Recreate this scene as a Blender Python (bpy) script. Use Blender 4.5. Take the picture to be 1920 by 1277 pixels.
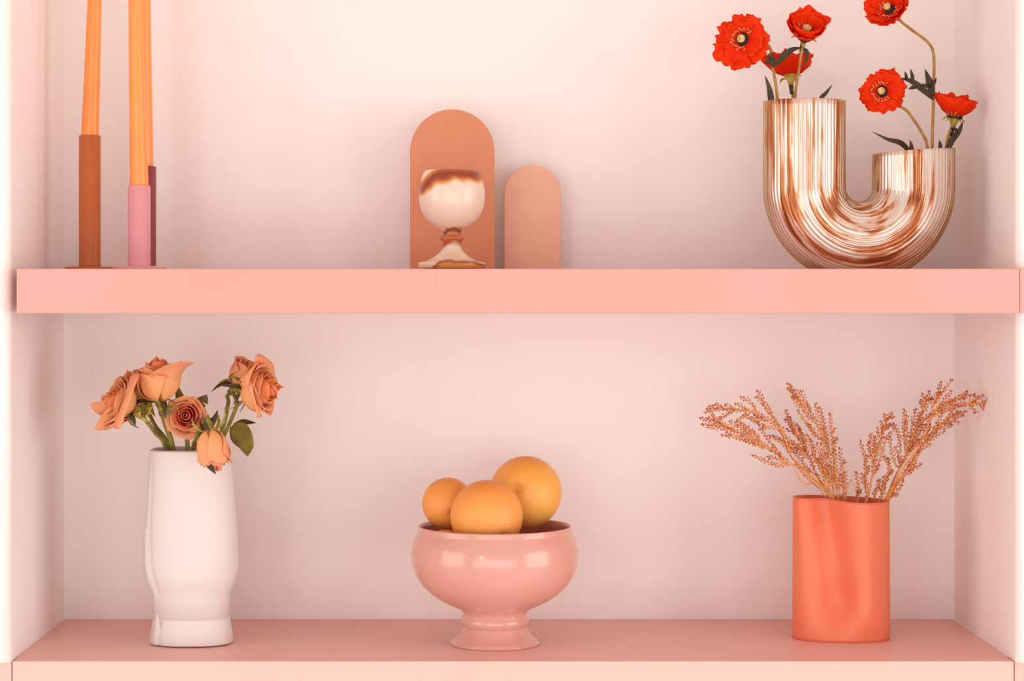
import bpy, math, random
from mathutils import Vector, Matrix, noise
PI = math.pi
C = bpy.context.scene.collection
for o in list(bpy.data.objects):
    bpy.data.objects.remove(o)
SC = bpy.context.scene

# ------------------------------------------------------------------ camera, world, lights
CAM_Z, CAM_D, F = 0.472, 3.078, 4100.0        # lower shelf top is z = 0, alcove back is y = 0
cam = bpy.data.cameras.new('camera')
cam.sensor_width = 36.0
cam.lens = F / 1920 * 36
cam.shift_x = (960 - 893) / 1920
cam.shift_y = -(638.5 - 532) / 1920
camo = bpy.data.objects.new('camera', cam)
camo.location = (0, -CAM_D, CAM_Z)
camo.rotation_euler = (PI / 2, 0, 0)
C.objects.link(camo)
SC.camera = camo
SC.view_settings.view_transform = 'Standard'
SC.view_settings.look = 'None'
SC.view_settings.gamma = 1
SC.view_settings.use_curve_mapping = False
SC.view_settings.exposure = -0.57
w = bpy.data.worlds.new('room_light')
SC.world = w
w.use_nodes = True
w.node_tree.nodes['Background'].inputs[0].default_value = (1.0, 0.965, 0.93, 1)
w.node_tree.nodes['Background'].inputs[1].default_value = 0.96


def area(name, loc, target, size, power, col):
    l = bpy.data.lights.new(name, 'AREA')
    l.shape = 'RECTANGLE'
    l.size, l.size_y = size
    l.energy = power
    l.color = col
    o = bpy.data.objects.new(name, l)
    o.location = loc
    o.rotation_euler = (Vector(target) - Vector(loc)).to_track_quat('-Z', 'Y').to_euler()
    C.objects.link(o)


area('window_light', (-1.25, -4.0, 1.05), (-0.1, 0, 0.35), (0.5, 0.6), 10, (1.0, 0.96, 0.91))
area('front_fill_light', (-0.1, -5.0, -0.1), (-0.1, 0, 0.1), (5.0, 1.55), 100, (1.0, 0.98, 0.95))  # added softbox fill behind the camera, flattens the light on the back wall
area('right_window_light', (2.8, -1.9, 0.3), (-0.5, -0.1, 0.1), (2.0, 1.9), 60, (1.0, 0.97, 0.93))
area('left_fill_light', (-2.8, -1.9, 0.3), (0.6, -0.1, 0.1), (2.0, 1.9), 44, (1.0, 0.97, 0.93))  # added side fill, brightens the right cheek


# ------------------------------------------------------------------ helpers
def P(px, py, Y):
    """point that stands Y metres in front of (negative) the alcove back, at a place read off the photograph"""
    s = F / (Y + CAM_D)
    return Vector(((px - 893) / s, Y, CAM_Z + (532 - py) / s))


def S(Y):
    return F / (Y + CAM_D)


def lin(r, g, b):
    def f(c):
        c /= 255
        return c / 12.92 if c <= 0.04045 else ((c + 0.055) / 1.055) ** 2.4
    return (f(r), f(g), f(b), 1)


def mat(name, col, rough=0.6, **kw):
    m = bpy.data.materials.new(name)
    m.use_nodes = True
    nt = m.node_tree
    b = nt.nodes['Principled BSDF']
    b.inputs['Roughness'].default_value = rough
    b.inputs['Base Color'].default_value = col
    for k, v in kw.items():
        b.inputs[k.replace('_', ' ')].default_value = v
    return m


def mottle(m, col_a, col_b, scale=30, detail=4, lo=0.35, hi=0.65, bump=0.0, bump_scale=None, coord='Object', stretch=(1, 1, 1)):
    nt = m.node_tree
    b = nt.nodes['Principled BSDF']
    tc = nt.nodes.new('ShaderNodeTexCoord')
    mp = nt.nodes.new('ShaderNodeMapping')
    mp.inputs['Scale'].default_value = stretch
    nt.links.new(tc.outputs[coord], mp.inputs[0])
    nz = nt.nodes.new('ShaderNodeTexNoise')
    nz.inputs['Scale'].default_value = scale
    nz.inputs['Detail'].default_value = detail
    nt.links.new(mp.outputs[0], nz.inputs[0])
    r = nt.nodes.new('ShaderNodeValToRGB')
    r.color_ramp.elements[0].position = lo
    r.color_ramp.elements[1].position = hi
    r.color_ramp.elements[0].color = col_a
    r.color_ramp.elements[1].color = col_b
    nt.links.new(nz.outputs[0], r.inputs[0])
    nt.links.new(r.outputs[0], b.inputs['Base Color'])
    if bump:
        n2 = nt.nodes.new('ShaderNodeTexNoise')
        n2.inputs['Scale'].default_value = bump_scale or scale * 4
        n2.inputs['Detail'].default_value = 3
        nt.links.new(mp.outputs[0], n2.inputs[0])
        bp = nt.nodes.new('ShaderNodeBump')
        bp.inputs['Strength'].default_value = bump
        bp.inputs['Distance'].default_value = 0.002
        nt.links.new(n2.outputs[0], bp.inputs['Height'])
        nt.links.new(bp.outputs[0], b.inputs['Normal'])
    return m


def attr_mix(m, col_a, col_b, noise_amt=0.0, nscale=60):
    """colour runs from col_a to col_b along the petal, leaf or bud itself (attribute 'grow')"""
    nt = m.node_tree
    b = nt.nodes['Principled BSDF']
    a = nt.nodes.new('ShaderNodeAttribute')
    a.attribute_name = 'grow'
    fac = a.outputs['Fac']
    if noise_amt:
        nz = nt.nodes.new('ShaderNodeTexNoise')
        nz.inputs['Scale'].default_value = nscale
        nz.inputs['Detail'].default_value = 4
        tc = nt.nodes.new('ShaderNodeTexCoord')
        nt.links.new(tc.outputs['Object'], nz.inputs[0])
        mm = nt.nodes.new('ShaderNodeMath')
        mm.operation = 'MULTIPLY_ADD'
        nt.links.new(nz.outputs[0], mm.inputs[0])
        mm.inputs[1].default_value = noise_amt
        sub = nt.nodes.new('ShaderNodeMath')
        sub.operation = 'SUBTRACT'
        nt.links.new(fac, sub.inputs[0])
        sub.inputs[1].default_value = noise_amt * 0.5
        nt.links.new(sub.outputs[0], mm.inputs[2])
        fac = mm.outputs[0]
    mx = nt.nodes.new('ShaderNodeValToRGB')
    mx.color_ramp.elements[0].color = col_a
    mx.color_ramp.elements[1].color = col_b
    nt.links.new(fac, mx.inputs[0])
    nt.links.new(mx.outputs[0], b.inputs['Base Color'])
    return m


def translucent(m, fac):
    """thin petals let light through"""
    nt = m.node_tree
    b = nt.nodes['Principled BSDF']
    t = nt.nodes.new('ShaderNodeBsdfTranslucent')
    nt.links.new(b.inputs['Base Color'].links[0].from_socket, t.inputs['Color'])
    mx = nt.nodes.new('ShaderNodeMixShader')
    mx.inputs[0].default_value = fac
    nt.links.new(b.outputs[0], mx.inputs[1])
    nt.links.new(t.outputs[0], mx.inputs[2])
    nt.links.new(mx.outputs[0], nt.nodes['Material Output'].inputs[0])


def root(name, loc, label, cat, group=None):
    o = bpy.data.objects.new(name, None)
    o.location = loc
    o.empty_display_size = 0.02
    C.objects.link(o)
    o['label'] = label
    o['category'] = cat
    if group:
        o['group'] = group
    return o


def world_loc(o):
    v = Vector((0, 0, 0))
    while o:
        v += Vector(o.location)
        o = o.parent
    return v


def mesh(name, verts, faces, m, parent=None, smooth=True, grow=None, uv=None, kind=None, label=None, base=None):
    """one mesh object from world-space vertices"""
    off = world_loc(parent) if parent else Vector(base or (0, 0, 0))
    me = bpy.data.meshes.new(name)
    me.from_pydata([Vector(v) - off for v in verts], [], faces)
    me.materials.append(m)
    if grow is not None:
        at = me.attributes.new('grow', 'FLOAT', 'POINT')
        at.data.foreach_set('value', grow)
    if uv is not None:
        l = me.uv_layers.new(name='UVMap')
        for lp in me.loops:
            l.data[lp.index].uv = uv[lp.vertex_index]
    if smooth:
        me.polygons.foreach_set('use_smooth', [True] * len(me.polygons))
    me.update()
    o = bpy.data.objects.new(name, me)
    C.objects.link(o)
    if parent:
        o.parent = parent
    else:
        o.location = off
    if kind:
        o['kind'] = kind
    if label:
        o['label'] = label
    return o


def bevel(o, wd=0.002, seg=2):
    b = o.modifiers.new('bevel', 'BEVEL')
    b.width = wd
    b.segments = seg
    b.limit_method = 'ANGLE'
    return o


def solid(o, t=0.0006):
    s = o.modifiers.new('solid', 'SOLIDIFY')
    s.thickness = t
    s.offset = 0
    return o


def box_data(a, b):
    x0, y0, z0 = a
    x1, y1, z1 = b
    v = [(x0, y0, z0), (x1, y0, z0), (x1, y1, z0), (x0, y1, z0), (x0, y0, z1), (x1, y0, z1), (x1, y1, z1), (x0, y1, z1)]
    f = [(0, 3, 2, 1), (4, 5, 6, 7), (0, 1, 5, 4), (1, 2, 6, 5), (2, 3, 7, 6), (3, 0, 4, 7)]
    return v, f


def lathe(prof, n=64, cx=0.0, cy=0.0, cap0=True, cap1=True):
    """prof: list of (r, z)"""
    v, f = [], []
    for r, z in prof:
        for i in range(n):
            a = 2 * PI * i / n
            v.append((cx + r * math.cos(a), cy + r * math.sin(a), z))
    for k in range(len(prof) - 1):
        for i in range(n):
            j = (i + 1) % n
            f.append((k * n + i, k * n + j, (k + 1) * n + j, (k + 1) * n + i))
    if cap0:
        f.append(tuple(reversed(range(n))))
    if cap1:
        b = (len(prof) - 1) * n
        f.append(tuple(b + i for i in range(n)))
    return v, f


def spline(pts, n=6):
    """Catmull-Rom through the points"""
    pts = [Vector(p) for p in pts]
    if len(pts) < 3:
        return [pts[0].lerp(pts[-1], i / n) for i in range(n + 1)]
    q = [2 * pts[0] - pts[1]] + pts + [2 * pts[-1] - pts[-2]]
    out = []
    for k in range(1, len(q) - 2):
        p0, p1, p2, p3 = q[k - 1:k + 3]
        for i in range(n):
            t = i / n
            out.append(0.5 * ((2 * p1) + (p2 - p0) * t + (2 * p0 - 5 * p1 + 4 * p2 - p3) * t * t + (3 * p1 - p0 - 3 * p2 + p3) * t ** 3))
    out.append(pts[-1])
    return out


def spline1(vals, n=6):
    return [v.x for v in spline([(a, 0, 0) for a in vals], n)]


def frame(d):
    d = d.normalized()
    u = d.cross(Vector((0, 1, 0)))
    if u.length < 1e-3:
        u = d.cross(Vector((1, 0, 0)))
    u.normalize()
    return u, d.cross(u)


def tube_data(pts, r0, r1=None, n=8, v=None, f=None):
    r1 = r0 if r1 is None else r1
    v = [] if v is None else v
    f = [] if f is None else f
    b = len(v)
    m = len(pts)
    for k, p in enumerate(pts):
        d = pts[min(k + 1, m - 1)] - pts[max(k - 1, 0)]
        u, w_ = frame(d)
        r = r0 + (r1 - r0) * k / (m - 1)
        for i in range(n):
            a = 2 * PI * i / n
            v.append(p + u * (r * math.cos(a)) + w_ * (r * math.sin(a)))
    for k in range(m - 1):
        for i in range(n):
            j = (i + 1) % n
            f.append((b + k * n + i, b + k * n + j, b + (k + 1) * n + j, b + (k + 1) * n + i))
    f.append(tuple(b + i for i in reversed(range(n))))
    f.append(tuple(b + (m - 1) * n + i for i in range(n)))
    return v, f


def ellipsoid(c, d, ln, rad, v, f, n=6, rings=(0.0, 0.35, 0.7, 1.0), rr=(0.25, 1.0, 0.75, 0.08)):
    """small bud from c along d"""
    d = d.normalized()
    u, w_ = frame(d)
    b = len(v)
    for t, q in zip(rings, rr):
        for i in range(n):
            a = 2 * PI * i / n
            v.append(c + d * (ln * t) + u * (rad * q * math.cos(a)) + w_ * (rad * q * math.sin(a)))
    for k in range(len(rings) - 1):
        for i in range(n):
            j = (i + 1) % n
            f.append((b + k * n + i, b + k * n + j, b + (k + 1) * n + j, b + (k + 1) * n + i))
    f.append(tuple(b + i for i in reversed(range(n))))
    f.append(tuple(b + (len(rings) - 1) * n + i for i in range(n)))


def grid_surface(fn, nu, nv):
    v, f, g = [], [], []
    for j in range(nv + 1):
        for i in range(nu + 1):
            v.append(fn(-1 + 2 * i / nu, j / nv))
            g.append(j / nv)
    for j in range(nv):
        for i in range(nu):
            a = j * (nu + 1) + i
            f.append((a, a + 1, a + nu + 2, a + nu + 1))
    return v, f, g


def orient(pos, axis, spin=0.0):
    """matrix taking +z to axis, placed at pos"""
    q = Vector((0, 0, 1)).rotation_difference(Vector(axis).normalized())
    return Matrix.Translation(pos) @ q.to_matrix().to_4x4() @ Matrix.Rotation(spin, 4, 'Z')


def leaf(parent, pts, width, m, fold=0.25, lobes=0, side=None, name='leaf', thick=0.0007):
    """blade along a spine of world points; side = rough direction of its width"""
    sp = spline(pts, 6)
    n = len(sp) - 1
    side = Vector(side or (1, 0, 0))

    def fn(u, v):
        k = v * n
        i = min(int(k), n - 1)
        p = sp[i].lerp(sp[i + 1], k - i)
        d = (sp[i + 1] - sp[i]).normalized()
        sd = (side - d * side.dot(d)).normalized()
        nr = d.cross(sd)
        ww = width * (math.sin(PI * min(1, 0.06 + 0.94 * v) ** 0.8) ** 0.9)
        if lobes:
            ww *= 0.55 + 0.6 * abs(math.sin(lobes * PI * v + (0.5 if u > 0 else 0)))
        return p + sd * (u * ww) + nr * (abs(u) * ww * fold)
    v, f, g = grid_surface(fn, 6, max(10, n))
    return solid(mesh(name, v, f, m, parent, grow=g), thick)


# ------------------------------------------------------------------ materials
M = {}
M['wall'] = mottle(mat('wall_paint', (0.8, 0.7, 0.66, 1), 0.75), (0.925, 0.83, 0.80, 1), (0.94, 0.845, 0.815, 1), 3, 2, 0.3, 0.7, 0.03, 60)
M['floor'] = mottle(mat('floor_plaster', (0.8, 0.7, 0.65, 1), 0.6), (0.78, 0.69, 0.64, 1), (0.83, 0.74, 0.70, 1), 3, 4)
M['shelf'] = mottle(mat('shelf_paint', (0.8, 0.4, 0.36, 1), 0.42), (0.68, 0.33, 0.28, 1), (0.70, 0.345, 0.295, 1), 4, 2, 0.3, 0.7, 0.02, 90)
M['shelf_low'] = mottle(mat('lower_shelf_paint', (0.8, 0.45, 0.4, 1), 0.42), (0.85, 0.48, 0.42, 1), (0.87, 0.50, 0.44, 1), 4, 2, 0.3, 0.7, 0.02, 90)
M['brown'] = mottle(mat('holder_terracotta', lin(205, 105, 55), 0.28), (0.49, 0.115, 0.028, 1), (0.53, 0.13, 0.032, 1), 40)
M['pink'] = mottle(mat('holder_pink', lin(232, 150, 155), 0.28), (0.73, 0.29, 0.32, 1), (0.77, 0.31, 0.34, 1), 40)
M['burgundy'] = mottle(mat('holder_burgundy', lin(145, 50, 50), 0.4), (0.26, 0.035, 0.04, 1), (0.29, 0.04, 0.045, 1), 40)
M['wax'] = mottle(mat('candle_wax', lin(250, 150, 70), 0.32, Subsurface_Weight=0.15, Subsurface_Radius=(0.01, 0.004, 0.001), Coat_Weight=0.25, Coat_Roughness=0.2),
                  (0.93, 0.30, 0.055, 1), (0.97, 0.33, 0.07, 1), 20)
M['wick'] = mat('wick', (0.8, 0.7, 0.6, 1), 0.9)
M['arch_dark'] = mottle(mat('arch_terracotta', lin(222, 140, 100), 0.6), (0.63, 0.225, 0.115, 1), (0.66, 0.24, 0.125, 1), 25, bump=0.04, bump_scale=250)
M['arch_light'] = mottle(mat('arch_peach', lin(231, 163, 133), 0.6), (0.75, 0.385, 0.27, 1), (0.78, 0.405, 0.285, 1), 25, bump=0.04, bump_scale=250)
M['vase_white'] = mottle(mat('white_ceramic', (0.88, 0.8, 0.77, 1), 0.55), (0.74, 0.645, 0.61, 1), (0.76, 0.665, 0.63, 1), 6, 2)
M['vase_orange'] = mottle(mat('orange_ceramic', lin(244, 125, 90), 0.46), (0.82, 0.185, 0.09, 1), (0.85, 0.20, 0.10, 1), 8, 2)
M['bowl'] = mottle(mat('pink_glass', lin(238, 165, 145), 0.2, Coat_Weight=0.4, Coat_Roughness=0.10, Subsurface_Weight=0.25, Subsurface_Radius=(0.02, 0.008, 0.006)),
                   (0.70, 0.33, 0.265, 1), (0.74, 0.36, 0.29, 1), 5, 2)
M['orange'] = mottle(mat('orange_peel', lin(250, 165, 75), 0.42), (0.86, 0.30, 0.055, 1), (0.92, 0.38, 0.09, 1), 14, 4, 0.3, 0.7, 0.35, 420)
M['orange_gold'] = mottle(mat('orange_peel_gold', lin(250, 175, 80), 0.42), (0.88, 0.36, 0.055, 1), (0.93, 0.45, 0.10, 1), 14, 4, 0.3, 0.7, 0.35, 420)
M['navel'] = mat('orange_navel', (0.30, 0.10, 0.03, 1), 0.7)
M['poppy'] = attr_mix(mat('poppy_petal', (0.8, 0.02, 0, 1), 0.6, Specular_IOR_Level=0.1), (0.80, 0.005, 0.001, 1), (0.97, 0.05, 0.004, 1), 0.9, 90)
M['poppy_black'] = mat('poppy_centre', (0.012, 0.006, 0.006, 1), 0.7)
M['pod'] = mottle(mat('poppy_pod', (0.6, 0.42, 0.12, 1), 0.6), (0.50, 0.30, 0.08, 1), (0.75, 0.52, 0.18, 1), 200)
M['stamen'] = mat('poppy_stamen', (0.80, 0.33, 0.12, 1), 0.6)
M['poppy_stem'] = mottle(mat('poppy_stem', lin(170, 122, 50), 0.5), lin(150, 98, 30), lin(196, 146, 70), 60)
M['poppy_leaf'] = mottle(mat('poppy_leaf', lin(62, 46, 26), 0.55), lin(46, 34, 20), lin(84, 66, 34), 60)
M['sepal'] = mottle(mat('poppy_sepal', lin(196, 165, 50), 0.55), lin(160, 125, 35), lin(205, 172, 62), 90)
M['rose'] = attr_mix(mat('rose_petal', lin(253, 170, 125), 0.55, Specular_IOR_Level=0.25, Subsurface_Weight=0.2, Subsurface_Radius=(0.01, 0.004, 0.002)),
                     (1.0, 0.52, 0.20, 1), (1.0, 0.47, 0.25, 1), 0.5, 60)
M['rose_inner'] = attr_mix(mat('rose_petal_inner', lin(250, 135, 70), 0.55, Specular_IOR_Level=0.25), (0.98, 0.22, 0.035, 1), (1.0, 0.40, 0.16, 1), 0.5, 60)
M['rose_red'] = attr_mix(mat('rose_petal_red', lin(225, 60, 45), 0.55, Specular_IOR_Level=0.25), (0.80, 0.03, 0.02, 1), (0.95, 0.26, 0.15, 1), 0.25, 60)
M['rose_stem'] = mottle(mat('rose_stem', lin(125, 112, 30), 0.5), lin(98, 82, 20), lin(150, 138, 48), 50)
M['rose_leaf'] = mottle(mat('rose_leaf', lin(122, 104, 22), 0.5), lin(104, 78, 14), lin(140, 122, 34), 60, bump=0.4, bump_scale=300)
M['rose_leaf_dark'] = mottle(mat('rose_leaf_dark', lin(60, 50, 20), 0.5), lin(44, 36, 16), lin(88, 72, 28), 60)
M['rose_sepal'] = mottle(mat('rose_sepal', lin(150, 135, 40), 0.5), lin(116, 100, 26), lin(186, 166, 62), 90)
M['straw'] = mottle(mat('dried_stem', lin(226, 150, 88), 0.6), lin(214, 124, 60), lin(242, 172, 104), 60)
M['bud'] = attr_mix(mat('dried_bud', lin(170, 70, 35), 0.65), lin(238, 146, 74), lin(166, 54, 16), 1.0, 160)

for k_, f_ in (('poppy', 0.25), ('rose', 0.30), ('rose_inner', 0.35), ('rose_red', 0.3), ('poppy_leaf', 0.15), ('rose_leaf', 0.15)):
    translucent(M[k_], f_)

# ------------------------------------------------------------------ the setting
YF = -(CAM_D - F / 1500.0)                 # front edge of the lower shelf
XL = P(22, 1240, YF).x
XR = P(1902, 1240, YF).x
ZB, ZT = -0.62, 1.08
DEPTH = 0.35


RC = 0.012


def cheek(name, x, sgn):
    """side wall of the alcove, with a soft rounded front edge and its front return"""
    pl = [(x, 0.0), (x, YF)]
    for i in range(1, 9):
        a = PI / 2 * i / 8
        pl.append((x + sgn * RC * (1 - math.cos(a)), YF - RC * math.sin(a)))
    pl += [(x + sgn * 0.6, YF - RC), (x + sgn * 0.6, 0.0)]
    n = len(pl)
    v = [(a, b, 0.0) for a, b in pl] + [(a, b, ZT) for a, b in pl]
    f = [(i, (i + 1) % n, n + (i + 1) % n, n + i) for i in range(n)] + [tuple(reversed(range(n))), tuple(range(n, 2 * n))]
    o = mesh(name, v, f, M['wall'])
    bevel(o, 0.0001, 1)
    for p in o.data.polygons:
        p.use_smooth = 2 <= p.index <= 9
    o['kind'] = 'structure'
    return o


v, f = box_data((XL - 0.6, 0, ZB), (XR + 0.6, 0.1, ZT))
mesh('wall_back', v, f, M['wall'], smooth=False, kind='structure')
cheek('wall_left', XL, -1)
cheek('wall_right', XR, 1)
v, f = box_data((XL - 0.6, -1.15, ZT), (XR + 0.6, 0.1, ZT + 0.5))
mesh('shade_soffit', v, f, M['wall'], smooth=False, kind='structure')  # unseen overhang, brought forward to keep light from above off the upper wall
v, f = box_data((-4, -6.5, -0.95), (4, 0.1, -0.9))
mesh('floor', v, f, M['floor'], smooth=False, kind='structure')

# lower shelf: the pink top of a built-in unit, its front runs on in two side panels
sh = root('built_in_shelf', (0, YF / 2, -0.62), 'wide salmon pink lower shelf whose top carries the bowl and two ceramic vases', 'shelf')
v, f = box_data((XL + 0.0005, YF, -0.62), (XR - 0.0005, -0.0005, 0))
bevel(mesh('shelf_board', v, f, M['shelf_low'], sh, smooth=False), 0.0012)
for a, b in ((XL - 0.3, XL - 0.0005), (XR + 0.0005, XR + 0.3)):
    v, f = box_data((a, YF, -0.62), (b, YF + 0.04, -0.0005))
    bevel(mesh('side_panel', v, f, M['shelf_low'], sh, smooth=False), 0.001)

# upper shelf: a board between the cheeks, its front runs over the right cheek's edge
YU = YF - RC - 0.022
ZU0, ZU1 = P(0, 588, YU).z, P(0, 504, YU).z
us = root('floating_shelf', (0, YU / 2, ZU0), 'long thick salmon pink upper shelf carrying the candlesticks, goblet and ribbed vase', 'shelf')
xl_u, xr_u = P(31, 540, YU).x, P(1912, 540, YU).x
v, f = box_data((xl_u, YF - RC - 0.0008, ZU0), (XR - 0.0005, -0.0005, ZU1))
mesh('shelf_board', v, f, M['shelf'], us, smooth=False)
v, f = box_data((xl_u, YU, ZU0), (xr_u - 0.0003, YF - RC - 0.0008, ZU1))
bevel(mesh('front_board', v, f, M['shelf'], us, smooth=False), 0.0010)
v, f = box_data((xr_u + 0.0003, YU + 0.001, ZU0 + 0.0005), (xr_u + 0.06, YF - RC - 0.0008, ZU1 - 0.0005))
bevel(mesh('end_cap', v, f, M['shelf'], us, smooth=False), 0.0010)
ZU = ZU1


# ------------------------------------------------------------------ candlesticks and candles
def candlestick(px, Y, half, py_top, disc, m, label, cname, clabel, lean):
    s = S(Y)
    x = (px - 893) / s
    r = half / s
    zt = CAM_Z + (532 - py_top) / s
    t = root('candlestick', (x, Y, ZU), label, 'candlestick', 'candlesticks on the upper shelf')
    R = disc / s
    v, f = lathe([(R - 0.0006, ZU), (R, ZU + 0.0006), (R, ZU + 0.003), (R - 0.0008, ZU + 0.0042), (r + 0.001, ZU + 0.0046)], 64, x, Y)
    mesh('base', v, f, m, t)
    v, f = lathe([(r + 0.0006, ZU + 0.0044), (r, ZU + 0.006), (r, zt - 0.001), (r - 0.0008, zt), (r - 0.0022, zt - 0.0004), (r - 0.0024, zt - 0.02)], 48, x, Y)
    mesh('tube', v, f, m, t)
    # candle: tapered, leaning a little, its wick above the frame
    c0, c1, h0, h1 = lean            # centres at the holder's mouth and at the top of the frame, half widths
    b0, b1 = P(c0, py_top, Y), P(c1, 0, Y)
    d = b1 - b0
    c = root(cname, b0 - d * (0.017 / d.length), clabel, 'candle', 'orange dinner candles')
    top = b0 + d * 1.45
    pts = [b0 - d * (0.017 / d.length) + (top - b0) * (i / 14) for i in range(15)]
    v, f = tube_data(pts, h0 / s, (h0 + (h1 - h0) * 1.45) / s, 40)
    mesh('candle_body', v, f, M['wax'], c)
    v, f = tube_data([top - d.normalized() * 0.019, top + d.normalized() * 0.002], 0.0009, 0.0007, 6)
    mesh('wick', v, f, M['wick'], c)


candlestick(168.5, -0.15, 20.5, 254, 47, M['brown'], 'tall terracotta brown tube candlestick on a flat round base', 'dinner_candle',
            'orange taper candle standing in the brown candlestick', (169, 177.5, 17, 13.5))
candlestick(261, -0.215, 21, 348, 51, M['pink'], 'short pink tube candlestick on a flat round base', 'dinner_candle',
            'orange taper candle standing in the pink candlestick', (261, 253.5, 17.8, 13))
candlestick(273.5, -0.125, 19.3, 312, 34, M['burgundy'], 'dark burgundy tube candlestick half hidden behind the pink one', 'dinner_candle',
            'orange taper candle in the burgundy candlestick, half hidden by another', (271.5, 269, 16.4, 13.5))


# ------------------------------------------------------------------ arched plaques
def arch(px0, px1, py_top, Y, th, m, label):
    s = S(Y)
    x0, x1 = (px0 - 893) / s, (px1 - 893) / s
    r = (x1 - x0) / 2
    cx = (x0 + x1) / 2
    zt = CAM_Z + (532 - py_top) / s - r
    pts = [(x0, ZU), (x1, ZU)] + [(cx + r * math.cos(PI * i / 48), zt + r * math.sin(PI * i / 48)) for i in range(49)]
    n = len(pts)
    v = [(x, Y, z) for x, z in pts] + [(x, Y + th, z) for x, z in pts]
    f = [tuple(range(n)), tuple(reversed(range(n, 2 * n)))] + [(i, n + i, n + (i + 1) % n, (i + 1) % n) for i in range(n)]
    o = mesh('arched_plaque', v, f, m, smooth=False, base=(cx, Y + th / 2, ZU))
    bevel(o, 0.0015, 3)
    o['label'] = label
    o['category'] = 'plaque'
    o['group'] = 'arched plaques'
    return o


arch(769, 927, 205, -0.085, 0.014, M['arch_dark'], 'tall terracotta arched plaque standing behind the onyx goblet')
arch(945, 1051.5, 310, -0.055, 0.014, M['arch_light'], 'small peach arched plaque standing right of the tall one')

# ------------------------------------------------------------------ onyx goblet
GY = -0.215
gs = S(GY)
gx = (847.5 - 893) / gs
prof_px = [(503.6, 58), (503, 62.5), (494, 63), (492, 61), (490.5, 54), (488.5, 46), (483, 36), (476, 26), (469, 19), (462, 16.5), (456, 17.5),
           (450, 21.5), (447, 23.3), (444.5, 22), (441, 18), (437, 16.3), (432, 19), (427.5, 26), (422, 36), (415, 44.5), (407, 51), (397, 56.5),
           (385, 60.5), (371, 62.3), (357, 61.8), (343, 60), (331, 56.5), (323, 52.5), (319.5, 49), (319, 46.5), (321, 44.5), (335, 50), (360, 56), (385, 53), (405, 40), (415, 20)]
zc = lambda py: CAM_Z + (532 - py) / gs
prof = [(h / gs, max(ZU, zc(py))) for py, h in prof_px]
gob = root('goblet', (gx, GY, ZU), 'cream onyx goblet with rust brown bands in front of the tall arch', 'goblet')
onyx = mat('onyx', (0.9, 0.75, 0.65, 1), 0.32, Coat_Weight=0.25, Coat_Roughness=0.12, Subsurface_Weight=0.15, Subsurface_Radius=(0.02, 0.012, 0.008))
nt = onyx.node_tree
tc = nt.nodes.new('ShaderNodeTexCoord')
sep = nt.nodes.new('ShaderNodeSeparateXYZ')
nt.links.new(tc.outputs['Object'], sep.inputs[0])
nzv = nt.nodes.new('ShaderNodeTexNoise')
nzv.inputs['Scale'].default_value = 26
nzv.inputs['Detail'].default_value = 6
nt.links.new(tc.outputs['Object'], nzv.inputs[0])


def math_node(op, a, b=None, c=None):
    n = nt.nodes.new('ShaderNodeMath')
    n.operation = op
    for i, x in enumerate((a, b, c)):
        if x is None:
            continue
        if isinstance(x, (int, float)):
            n.inputs[i].default_value = x
        else:
            nt.links.new(x, n.inputs[i])
    return n.outputs[0]


tilt = math_node('MULTIPLY_ADD', sep.outputs[0], -0.20, sep.outputs[2])           # the bands run slightly aslant
curve = math_node('MULTIPLY', math_node('MULTIPLY', sep.outputs[0], sep.outputs[0]), 6.0)
wob = math_node('MULTIPLY_ADD', nzv.outputs[0], 0.030, math_node('ADD', math_node('SUBTRACT', tilt, 0.015), curve))
rp = nt.nodes.new('ShaderNodeValToRGB')
zz = math_node('DIVIDE', wob, 0.145)
nt.links.new(zz, rp.inputs[0])
cr = rp.color_ramp
cream, rust, amber, dark = (0.80, 0.60, 0.49, 1), (0.42, 0.08, 0.015, 1), (0.72, 0.28, 0.05, 1), (0.22, 0.03, 0.01, 1)
stops = [(0.0, amber), (0.05, (0.62, 0.22, 0.05, 1)), (0.075, dark), (0.10, (0.82, 0.55, 0.38, 1)), (0.20, cream), (0.235, rust), (0.29, (0.55, 0.16, 0.05, 1)), (0.325, dark),
         (0.36, (0.85, 0.58, 0.42, 1)), (0.42, cream), (0.765, cream), (0.795, amber), (0.825, rust), (0.865, dark), (0.91, rust), (0.945, amber), (0.97, cream)]
cr.elements[0].position, cr.elements[0].color = stops[0]
cr.elements[1].position, cr.elements[1].color = stops[-1]
for p_, c_ in stops[1:-1]:
    e = cr.elements.new(p_)
    e.color = c_
nt.links.new(rp.outputs[0], nt.nodes['Principled BSDF'].inputs['Base Color'])
iz = 18                                   # profile index where bowl begins
split_a, split_b = 9, 17
for nm, a, b in (('foot', 0, split_a), ('stem', split_a, split_b), ('cup', split_b, len(prof) - 1)):
    v, f = lathe(prof[a:b + 1], 72, gx, GY, a == 0, b == len(prof) - 1)
    mesh(nm, v, f, onyx, gob)

# ------------------------------------------------------------------ ribbed U-shaped vase
UY = -0.19
u_s = S(UY)
ux = (1610.5 - 893) / u_s
uz = CAM_Z + (532 - 352) / u_s
mid, half = 102.5 / u_s, 76 / u_s
NR, NT = 60, 360
topL = (352 - 190) / u_s
topR = (352 - 284) / u_s
path = []
for i in range(15):
    path.append((-mid, topL * (1 - i / 15), -PI / 2, i == 0, 0))
for i in range(73):
    a = PI + PI * i / 72
    path.append((mid * math.cos(a), mid * math.sin(a), a + PI / 2, False, 0))
for i in range(1, 9):
    path.append((mid, topR * i / 8, PI / 2, False, 0.07 * i / 8))
v, f, uvs = [], [], []
nP = len(path)
rings = []
total = 0


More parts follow.
